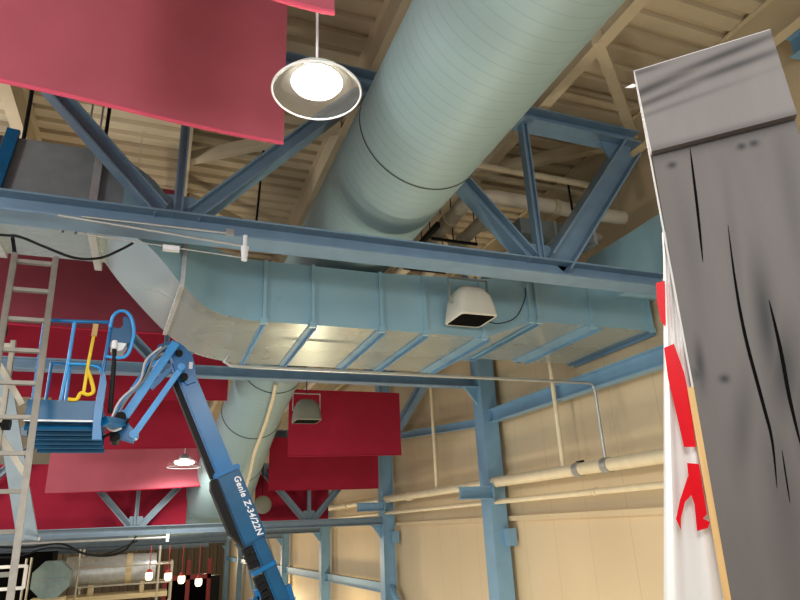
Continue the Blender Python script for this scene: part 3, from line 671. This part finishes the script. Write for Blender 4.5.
bm = B(); prism(bm, [V(-.555,yn-.05,1.42), V(-.525,yn-.05,1.46), V(-.50,yn-.05,1.36), V(-.505,yn-.05,.98), V(-.48,yn-.05,.84), V(-.56,yn-.05,.84), V(-.575,yn-.05,1.1)], (0,.06,0)); obj('mount_post', bm, M['lift'], lift)
# control station: bent hoop guard around the panel
hoop = [V(-.527,yn-.03,1.90), V(-.515,yn-.05,2.0), V(-.47,yn-.05,2.06), V(-.40,yn-.05,2.06), V(-.345,yn-.05,1.99), V(-.315,yn-.05,1.87), V(-.325,yn-.05,1.72), V(-.355,yn-.05,1.63), V(-.42,yn-.05,1.60), V(-.535,yn-.05,1.61)]
rl(hoop, 'control_guard', 'liftlt', .016, 4)
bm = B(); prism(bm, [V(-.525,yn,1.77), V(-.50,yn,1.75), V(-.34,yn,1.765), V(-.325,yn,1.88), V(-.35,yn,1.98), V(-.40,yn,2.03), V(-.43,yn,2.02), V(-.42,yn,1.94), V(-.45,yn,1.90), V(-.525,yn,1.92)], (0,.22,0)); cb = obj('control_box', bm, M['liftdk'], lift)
bm = B(); prism(bm, [V(-.50,yn-.03,1.66), V(-.40,yn-.03,1.68), V(-.37,yn-.03,1.75), V(-.50,yn-.03,1.76)], (0,.2,0)); cp = obj('control_panel', bm, M['galv'], lift)
bm = B(); sweep(bm, [V(-.47,yn-.06,1.76), V(-.465,yn-.07,1.68)], .022, 12); obj('joystick', bm, M['letter'], cp, True)
obj('hose', tube([V(-.47,yn-.05,1.70), V(-.455,yn-.05,1.5), V(-.445,yn-.05,1.25), V(-.44,yn-.02,1.08)], .022, 10, 5), M['black'], lift, True)
bm = B(); prism(bm, [V(-.62,yn+.1,1.12), V(-.54,yn+.1,1.30), V(-.54,yn+.1,1.08)], (0,.1,0)); obj('foot_switch', bm, M['black'], lift)
# harness hanging in the basket
t = thing('safety_harness', 'yellow fall arrest lanyard hanging from the basket rail', 'harness', V(-.68,yn-.03,1.9))
obj('strap', tube([V(-.655,yn-.03,1.90), V(-.665,yn-.03,1.7), V(-.675,yn-.03,1.5), V(-.678,yn-.03,1.35), V(-.68,yn-.03,1.25)], .014, 8, 4), M['yellow'], t, True)
obj('strap', tube([V(-.675,yn-.03,1.48), V(-.63,yn-.03,1.38), V(-.60,yn-.03,1.28), V(-.64,yn-.03,1.245), V(-.70,yn-.03,1.26), V(-.73,yn-.03,1.20), V(-.80,yn-.03,1.20)], .017, 8, 5), M['yellow'], t, True)
bm = B(); bar(bm, V(-.652,yn-.045,1.92), V(-.656,yn-.045,1.80), .02, .045); obj('shock_pack', bm, M['wood'], t)
# lower works (turret, riser, chassis, wheels)
bt('riser', P(2.95)+Vector((.0,.0,.05)), V(1.25,YB+.35,-4.2), .30, .30, 'lift'); bm = B(); prism(bm, [P(2.9)+Vector((-.1,-.2,-.05)), P(2.9)+Vector((.15,-.2,.0)), P(3.3)+Vector((.2,-.2,-.1)), P(3.3)+Vector((-.15,-.2,-.15))], (0,.4,0)); obj('elbow', bm, M['lift'], lift)
bm = B(); box(bm, V(.5,YB-.5,-5.5), V(2.3,YB+1.0,-4.2)); bmesh.ops.bevel(bm, geom=list(bm.edges), offset=.1, segments=3, affect='EDGES'); obj('turret', bm, M['lift'], lift)
bm = B(); box(bm, V(.3,YB-.6,-6.1), V(2.6,YB+1.1,-5.5)); obj('chassis', bm, M['grey'], lift)
for x in (.55,2.35):
    for y in (YB-.75, YB+1.25):
        bm = B(); lathe(bm, V(x,y,-6.1), [(.001,-.13),(.25,-.13),(.38,-.12),(.40,-.08),(.40,.08),(.38,.12),(.25,.13),(.001,.13)], 28, 'y'); obj('wheel', bm, M['black'], lift, True)

# ------------------------------------------------------------------ foreground scenic panel
PL = Vector((1.692,1.55,0)); DU = Vector((.6996,-.7146,0)).normalized(); DN = Vector((-.7146,-.6996,0)).normalized()   # along, toward viewer
def F(u, z, o=0): return Vector((PL.x,PL.y,0)) + DU*u + DN*o + Vector((0,0,z+E))
def panel_mat(c0=(.10,.088,.084), c1=(.15,.134,.129)):
    N = NT('grey_scenic_wood_paint'); b = N.b; b.inputs['Roughness'].default_value = .55
    tc = N.n('ShaderNodeTexCoord'); mp = N.n('ShaderNodeMapping'); mp.inputs['Rotation'].default_value = (0,0,math.radians(45.6)); N.l(tc.outputs['Object'], mp.inputs[0])
    sx = N.n('ShaderNodeSeparateXYZ'); N.l(mp.outputs[0], sx.inputs[0]); u = sx.outputs[0]; z = sx.outputs[2]
    nz = N.n('ShaderNodeTexNoise'); nz.inputs['Scale'].default_value = 2.2; nz.inputs['Detail'].default_value = 4
    m2 = N.n('ShaderNodeMapping'); m2.inputs['Scale'].default_value = (5,5,1); N.l(mp.outputs[0], m2.inputs[0]); N.l(m2.outputs[0], nz.inputs[0])
    rp = N.n('ShaderNodeValToRGB'); rp.color_ramp.elements[0].color = (*c0,1); rp.color_ramp.elements[1].color = (*c1,1)
    N.l(nz.outputs[0], rp.inputs[0])
    tot = None
    # airbrushed dark smudges and knots painted on the boards: u, z, half-width, half-height, tilt, strength
    for (cu, cz, a, h, ti, k) in PSM:
        ca, sa = math.cos(ti), math.sin(ti)
        du = N.math('SUBTRACT', u, cu-.24); dz = N.math('SUBTRACT', z, cz+1.6)
        p = N.math('MULTIPLY', N.math('ADD', N.math('MULTIPLY', du, ca), N.math('MULTIPLY', dz, sa)), 1/a)
        q_ = N.math('MULTIPLY', N.math('SUBTRACT', N.math('MULTIPLY', dz, ca), N.math('MULTIPLY', du, sa)), 1/h)
        d = N.math('ADD', N.math('MULTIPLY', p, p), N.math('MULTIPLY', q_, q_))
        g = N.math('MULTIPLY', N.math('EXPONENT', N.math('MULTIPLY', d, -1.0)), k)
        tot = g if tot is None else N.math('MAXIMUM', tot, g)
    mx = N.n('ShaderNodeMixRGB'); mx.inputs[2].default_value = (.012,.012,.013,1); N.l(tot, mx.inputs[0]); N.l(rp.outputs[0], mx.inputs[1])
    N.l(mx.outputs[0], b.inputs['Base Color'])
    bp = N.n('ShaderNodeBump'); bp.inputs['Strength'].default_value = .05; N.l(nz.outputs[0], bp.inputs['Height']); N.l(bp.outputs[0], b.inputs['Normal'])
    return N.m
#PSM-BEGIN
PSM = []
#PSM-END
pan = thing('scenic_panel', 'tall grey panel painted as cracked weathered planks, at right edge', 'scenery panel', F(.24,-1.6))
UR = .482
PSM = [(.062,1.245,.017,.015,0,1),(.30,1.252,.016,.015,0,1),(.340,1.252,.016,.015,0,1),(.075,.415,.016,.015,0,1),
       (.012,.475,.016,.085,-.10,.85),(.0,.44,.022,.03,0,.7),(.235,.60,.030,.20,-.10,.95),(.25,.42,.040,.14,-.2,.85),(.10,.27,.03,.16,-.25,.45),(.27,.28,.035,.2,-.15,.45),
       (.20,.90,.02,.25,-.1,.25),(.06,.9,.03,.3,-.05,.25),(.40,1.0,.03,.3,-.1,.3),(.24,1.325,.5,.040,.0,.7),(.16,.0,.05,.3,-.1,.35)]
MP = panel_mat()
bm = B(); 
def lean(z): return -.0285*max(0, 1.32-z)            # the left edge leans out slightly towards the foot
def slab(bm, u0, u1, z0, z1, o0, o1, left=False):
    a = lean(z0); b = lean(z1); c_, d_ = (0, 0) if left else (a, b)
    hexa(bm, [F(u0+a,z0,o0),F(u1+c_,z0,o0),F(u1+c_,z0,o1),F(u0+a,z0,o1),F(u0+b,z1,o0),F(u1+d_,z1,o0),F(u1+d_,z1,o1),F(u0+b,z1,o1)])
slab(bm, .004, UR, -1.6, 1.40, -.028, 0, True)
o = obj('face_board', bm, MP, pan)
PSM = [(.03,1.585,.22,.022,.18,.85),(.32,1.640,.24,.018,.12,.85),(.06,1.53,.22,.016,.16,.7),(.34,1.575,.22,.018,.10,.8),(.10,1.48,.3,.012,.1,.35),(.02,1.675,.10,.014,.0,.6),(.25,1.31,.6,.018,0,.45)]
MC = panel_mat((.165,.15,.145),(.225,.205,.20))
bm = B(); slab(bm, .002, UR+.004, 1.308, 1.688, .0, .03); obj('cornice_board', bm, MC, pan)
bm = B(); slab(bm, -.002, .004, .40, 1.690, -.034, .001); slab(bm, -.002, .002, 1.308, 1.690, .001, .03); slab(bm, -.002,UR+.004,1.688,1.691,-.034,.03); obj('white_edge', bm, M['panelw'], pan)
bm = B(); slab(bm, -.016, .004, -1.6, .40, -.034, .001); obj('wood_edge', bm, M['wood'], pan)
# painted black cracks
def crack(pts, w):
    bm = B(); n = len(pts); sp_ = smoothpath(pts, 6); L = []; R_ = []
    m = len(sp_)
    for i, (u, z) in enumerate(sp_):
        ww = w*max(.08, math.sin(PI*min(1, (i+.3)/(m-.4)))**.7)
        L.append((u-ww/2, z)); R_.append((u+ww/2, z))
    a = [bm.verts.new(F(u,z,.0012)) for u, z in L]; b = [bm.verts.new(F(u,z,.0012)) for u, z in R_]
    a2 = [bm.verts.new(F(u,z,-.001)) for u, z in L]; b2 = [bm.verts.new(F(u,z,-.001)) for u, z in R_]
    for i in range(m-1):
        bm.faces.new((a[i],b[i],b[i+1],a[i+1])); bm.faces.new((a2[i],a2[i+1],b2[i+1],b2[i])); bm.faces.new((a[i],a[i+1],a2[i+1],a2[i])); bm.faces.new((b[i],b2[i],b2[i+1],b[i+1]))
    obj('painted_crack', bm, M['paintblk'], pan)
CRK = [([(690,148),(697,205),(703,262)],6),([(728,225),(735,280),(745,335),(762,400),(772,440),(777,488)],7),([(769,300),(780,347),(790,400),(802,450)],7),([(782,450),(790,503)],2.5)]
CR_UZ = __import__('json').loads('''[[[[0.135, 1.2979], [0.1139, 1.0594], [0.0909, 0.8362]], 0.009], [[[0.1956, 0.9568], [0.1754, 0.7495], [0.165, 0.5525], [0.168, 0.3327], [0.1685, 0.2055], [0.1504, 0.0612]], 0.01], [[[0.2594, 0.6596], [0.2554, 0.4966], [0.2447, 0.3236], [0.2419, 0.1683]], 0.011], [[[0.1888, 0.1728], [0.1751, 0.0158]], 0.004]]''')
for pts, w in CR_UZ: crack([tuple(p) for p in pts], w)
# plastic sheet draped behind the panel
def sheet():
    bm = B(); n = 30; m = 26; th = .004; G = []
    for j in range(m+1):
        z = 1.0 - 2.6*j/m
        ue = -.02 - .178*(max(0,.97-z))**1.0 if z > -.3 else -.246 - .09*(-.3-z)
        row = []
        for i in range(n+1):
            s = i/n; u = .03 + (ue-.03)*s
            o = -.045 - .05*s*min(1,(1.0-z)) + .010*math.sin(s*17+.8*z)*min(1,(1.05-z))*s + .006*math.sin(s*31-1.1*z)*s
            row.append((u, z, o))
        G.append(row)
    A_ = [[bm.verts.new(F(u,z,o)) for u, z, o in r] for r in G]; B_ = [[bm.verts.new(F(u,z,o-th)) for u, z, o in r] for r in G]
    for j in range(m):
        for i in range(n):
            bm.faces.new((A_[j][i],A_[j][i+1],A_[j+1][i+1],A_[j+1][i])); bm.faces.new((B_[j][i],B_[j+1][i],B_[j+1][i+1],B_[j][i+1]))
    for j in range(m):
        bm.faces.new((A_[j][0],A_[j+1][0],B_[j+1][0],B_[j][0])); bm.faces.new((A_[j][n],B_[j][n],B_[j+1][n],A_[j+1][n]))
    for i in range(n):
        bm.faces.new((A_[0][i],B_[0][i],B_[0][i+1],A_[0][i+1])); bm.faces.new((A_[m][i],A_[m][i+1],B_[m][i+1],B_[m][i]))
    return bm
tag(obj('plastic_sheet', sheet(), M['sheet'], smooth=True, loc=F(-.1,-1.6)), 'milky white plastic sheet draped behind the grey panel edge', 'plastic sheet')
TAPE = __import__('json').loads('''[[[[-0.0742, 0.802, -0.036], [-0.0429, 0.8035, -0.036], [-0.0702, 0.6308, -0.036], [-0.0833, 0.652, -0.036], [-0.0834, 0.7291, -0.036]]], [[[-0.0902, 0.5542, -0.03], [-0.0554, 0.5635, -0.03], [-0.0418, 0.4603, -0.03], [-0.041, 0.3623, -0.03], [-0.052, 0.2057, -0.03], [-0.0884, 0.2089, -0.03], [-0.0919, 0.3269, -0.03], [-0.0962, 0.4463, -0.03]]], [[[-0.0888, 0.1565, -0.028], [-0.0534, 0.1506, -0.028], [-0.0596, -0.0054, -0.028], [-0.0847, -0.0287, -0.028], [-0.0926, 0.0393, -0.028], [-0.0969, 0.0646, -0.028]], [[-0.0935, 0.115, -0.026], [-0.0849, 0.0638, -0.026], [-0.1176, 0.0344, -0.026], [-0.1387, -0.0142, -0.026], [-0.1454, -0.0507, -0.026], [-0.1543, -0.0166, -0.026], [-0.1315, 0.0414, -0.026]], [[-0.0896, 0.0392, -0.027], [-0.076, 0.0015, -0.027], [-0.0818, -0.0136, -0.027], [-0.0556, -0.0298, -0.027], [-0.0649, -0.0475, -0.027], [-0.0986, -0.0554, -0.027]]], [[[-0.0451, 1.6476, -0.005], [-0.0126, 1.6552, -0.005], [0.0041, 1.6388, -0.005], [-0.0194, 1.6378, -0.005]]]]''')
tl = ['short red tape piece folded over the top of the plastic sheet edge', 'long red tape strip in the middle of the plastic sheet', 'torn red tape piece with two tails, lowest on the plastic sheet', 'tiny pale blue tape flag on the upper left panel edge']
for k, polys in enumerate(TAPE):
    bm = B()
    for pl in polys: prism(bm, [F(u,z,o) for u, z, o in pl], DN*.003)
    tag(obj('tape_flag' if k == 3 else 'red_tape', bm, M['tape'] if k < 3 else M['letter']), tl[k], 'tape', None if k == 3 else 'red tape strips')

# ------------------------------------------------------------------ far scaffold, ducts, doors, lanterns
sc = thing('scaffold_tower', 'cream tube scaffold with plank deck under the far silver duct', 'scaffold', V(-1,26.5,-6.5))
def st(pts, name, r=.035): obj(name, tube(pts, r, 8), M['scaf'], sc)
for x in (-2.25,.40,.86):
    for y in (26,27.4): st([V(x,y,-6.5), V(x,y,-.3 if x < .8 else -.85)], 'standard')
for y in (26,27.4):
    for z in (-.93,-1.55): st([V(-2.25,y,z), V(.86,y,z)], 'guard_rail', .03)
st([V(.40,26,-2.6), V(.86,26,-2.1)], 'brace'); st([V(-2.25,26,-4), V(.86,26,-2.3)], 'brace'); st([V(-2.25,26,-2.6),V(.86,26,-2.6)],'ledger')
for k in range(4):
    bm = B(); box(bm, V(-2.6,26+.34*k,-2.02), V(.75,26.3+.34*k,-1.86)); obj('plank', bm, M['plank'], sc)
t = thing('round_duct', 'shiny silver round duct section lying on the far scaffold', 'duct', V(-1.3,26.7,-1.7))
bm = B(); sweep(bm, [V(-2.7,26.7,-1.06), V(.30,26.7,-1.06)], .50, 32); obj('duct_shell', bm, M['galv'], t, True)
bm = B()
for k in range(9): sweep(bm, [V(-2.6+.12*k,26.7,-1.06), V(-2.57+.12*k,26.7,-1.06)], .515, 32)
obj('corrugation', bm, M['galv'], t, True)
bm = B(); sweep(bm, [V(-.72,26.7,-1.06), V(-.52,26.7,-1.06)], .53, 32); obj('wrap', bm, M['plank'], t, True)
bm = B(); box(bm, V(-1.9,26.35,-1.86), V(-1.75,27.0,-1.5)); obj('cradle', bm, M['plank'], t); bm = B(); box(bm, V(-.2,26.35,-1.86), V(-.05,27.0,-1.5)); obj('cradle', bm, M['plank'], t)
t = thing('octagonal_tank', 'grey green octagonal metal tank at the left of the silver duct', 'tank', V(-2.98,25.6,-1.8))
bm = B(); bmesh.ops.create_cone(bm, cap_ends=True, segments=8, radius1=.62, radius2=.62, depth=.7, matrix=Matrix.Translation(V(-2.98,25.6,-1.2)) @ Matrix.Rotation(PI/8,4,'Y') @ Matrix.Rotation(PI/2,4,'X')); obj('tank_body', bm, M['equip'], t)
bm = B(); box(bm, V(-3.5,25.22,-1.22), V(-2.45,25.26,-1.18)); obj('seam', bm, M['grey'], t)
bm = B(); box(bm, V(-3.5,25.3,-6.5), V(-2.5,25.85,-1.76)); obj('stand', bm, M['plank'], t)
sc2 = thing('scaffold_tower', 'white railed scaffold deck at the lower left corner behind the ladder', 'scaffold', V(-4.6,25,-6.5))
for x in (-5.6,-3.74):
    for y in (25,26): obj('standard', tube([V(x,y,-6.5), V(x,y,-.5)], .035, 8), M['scaf'], sc2)
for z in (-.72,-1.38): 
    bm = B(); box(bm, V(-5.6,24.95,z-.05), V(-3.70,25.02,z+.05)); obj('guard_rail', bm, M['letter'], sc2)
bm = B(); box(bm, V(-3.74,24.94,-1.4), V(-3.66,25.03,-.7)); obj('guard_rail', bm, M['letter'], sc2)
bm = B(); box(bm, V(-5.6,24.9,-2.25), V(-3.66,26,-1.9)); obj('plank', bm, M['plank'], sc2)
bm = B(); box(bm, V(-6.2,28,-6.5), V(-3.35,29.5,-.35)); t = tag(obj('dark_booth', bm, M['dark']), 'black booth behind the white railed scaffold at lower left', 'booth')
pipe('hanging_cable', 'black cables sagging under the low truss above the silver duct', 'cable', [V(-4.5,19.5,.0), V(-3.0,19.5,-.12), V(-2.2,19.5,-.06), V(-1.6,19.5,-.34), V(-1.0,19.5,-.42), V(-.6,19.5,-.30), V(-.35,19.5,.04)], .03, 'black', 6)
pipe('hanging_cable', 'thinner black cable swagged from the ladder toward the silver duct', 'cable', [V(-4.5,19.4,-.16), V(-3.3,19.4,-.34), V(-2.5,19.4,-.16), V(-1.9,19.4,-.22), V(-1.2,19.4,-.40), V(-.3,19.4,-.08)], .022, 'black', 6)
t = thing('truss_conduit', 'silver conduit with an end box below the low truss', 'conduit', V(0,19.5,-.05))
obj('tube_run', tube([V(-3.2,19.5,-.03), V(.45,19.5,-.03)], .03, 8), M['cond'], t, True); bm = B(); box(bm, V(.42,19.44,-.14), V(.50,19.56,.06)); obj('end_fitting', bm, M['letter'], t)
# beams crossing behind the trusses
for (y, z, lb) in ((23.5,-.18,'grey beam between the low trusses, directly behind the first'),(31,-.42,'grey beam farther back under the second low truss')):
    bm = B(); ibeam(bm, V(-10,y,z), V(2.5,y,z), .2, .2); tag(obj('cross_beam', bm, M['steel2']), lb, 'beam', 'grey cross beams')
# red door frame far away, dark opening behind
t = thing('red_door_frame', 'far red door frame with dark opening behind the lanterns', 'door frame', (3.5,58,0))
for x in (1.45,3.2,4.85):
    bm = B(); box(bm, (x-.16,57.8,0), (x+.16,58.1,E-1.9)); obj('jamb', bm, M['redpaint'], t)
bm = B(); box(bm, (1.3,57.8,E-3.4), (5.0,58.1,E-3.05)); obj('lintel', bm, M['redpaint'], t)
bm = B(); box(bm, (1.5,58.1,0), (4.8,58.2,E-3.4)); obj('door_leaf', bm, M['dark'], t)
bm = B(); box(bm, (5.0,57.6,0), (5.7,58.2,E-3.2)); obj('side_cabinet', bm, M['black'], t)
ll = ['glowing opal lantern nearest the silver duct end', 'second glowing lantern from the silver duct', 'third glowing lantern, left jamb of red door frame', 'rightmost glowing lantern before the red door frame']
for k, (x, z) in enumerate(((.092,-1.41),(.792,-1.47),(1.305,-1.61),(1.956,-1.75))):
    y = 25.4; x *= y/28; z *= y/28
    t = thing('pendant_lantern', ll[k], 'lantern', V(x,y,z), 'glowing pendant lanterns')
    bm = B(); lathe(bm, V(x,y,z), [(.001,-.16),(.08,-.15),(.125,-.07),(.125,.07),(.09,.12),(.001,.125)], 20); obj('globe', bm, M['opal'], t, True)
    bm = B(); lathe(bm, V(x,y,z), [(.001,.22),(.06,.21),(.10,.11),(.07,.10)], 16); obj('cap', bm, M['redpaint'], t, True)
    obj('stem', tube([V(x,y,z+.2), V(x,y,-.1)], .012, 6), M['redpaint'], t)
# lit wall lamp low on the right wall and the dark lettering strip
t = thing('wall_lamp', 'bright strip lamp low on the wall beside the boom', 'lamp', V(7.3,36.5,-3.3))
bm = B(); box(bm, V(7.30,35.6,-3.5), V(7.42,38.6,-3.3)); obj('housing', bm, M['letter'], t); bm = B(); box(bm, V(7.25,35.7,-3.62), V(7.36,38.5,-3.5)); obj('diffuser', bm, M['strip'], t)
point('wall_lamp_light', V(6.3,37,-3.6), 260, (1,.78,.45), .3)
point('wall_lamp_light', V(5.4,24,-4.2), 420, (1,.82,.52), .3)
point('fill_light', V(3.6,9.5,-5.2), 900, (1,.88,.66), .4)  # added below the view to brighten the lower wall and duct undersides
point('fill_light', V(-2.5,6.5,-5.6), 500, (1,.93,.82), .4)  # unseen added light, gives the duct underside its golden reflection
point('fill_light', V(.3,25.0,.0), 70, (1,.97,.92), .2)  # added for the silver duct's bright highlight, no lamp hangs here

# ------------------------------------------------------------------ camera, world, view
cam = bpy.data.cameras.new('camera'); co = bpy.data.objects.new('camera', cam); C.objects.link(co)
f = 615.61
def unit(v): return v.normalized()
A = unit(Vector((-250,237,f))); Bv = unit(Vector((1660,152,f))); Zv = unit(Bv.cross(A)); Zv = -Zv if Zv.y > 0 else Zv
rows = (Bv, A, Zv)                         # image axes (right, down, forward) -> hall axes
right = Vector([r.x for r in rows]); down = Vector([r.y for r in rows]); fwd = Vector([r.z for r in rows])
mw = Matrix((right, -down, -fwd)).transposed().to_4x4(); mw.translation = Vector((0,0,E)); co.matrix_world = mw
cam.sensor_width = 36; cam.lens = 36*f/800; cam.clip_start = .05; cam.clip_end = 300
bpy.context.scene.camera = co
w = bpy.data.worlds.new('world'); bpy.context.scene.world = w; w.use_nodes = True
w.node_tree.nodes['Background'].inputs[0].default_value = (.90,.96,1,1); w.node_tree.nodes['Background'].inputs[1].default_value = .70
vs_ = bpy.context.scene.view_settings; vs_.view_transform = 'Standard'; vs_.look = 'None'; vs_.gamma = 1; vs_.exposure = -.18; vs_.use_curve_mapping = False
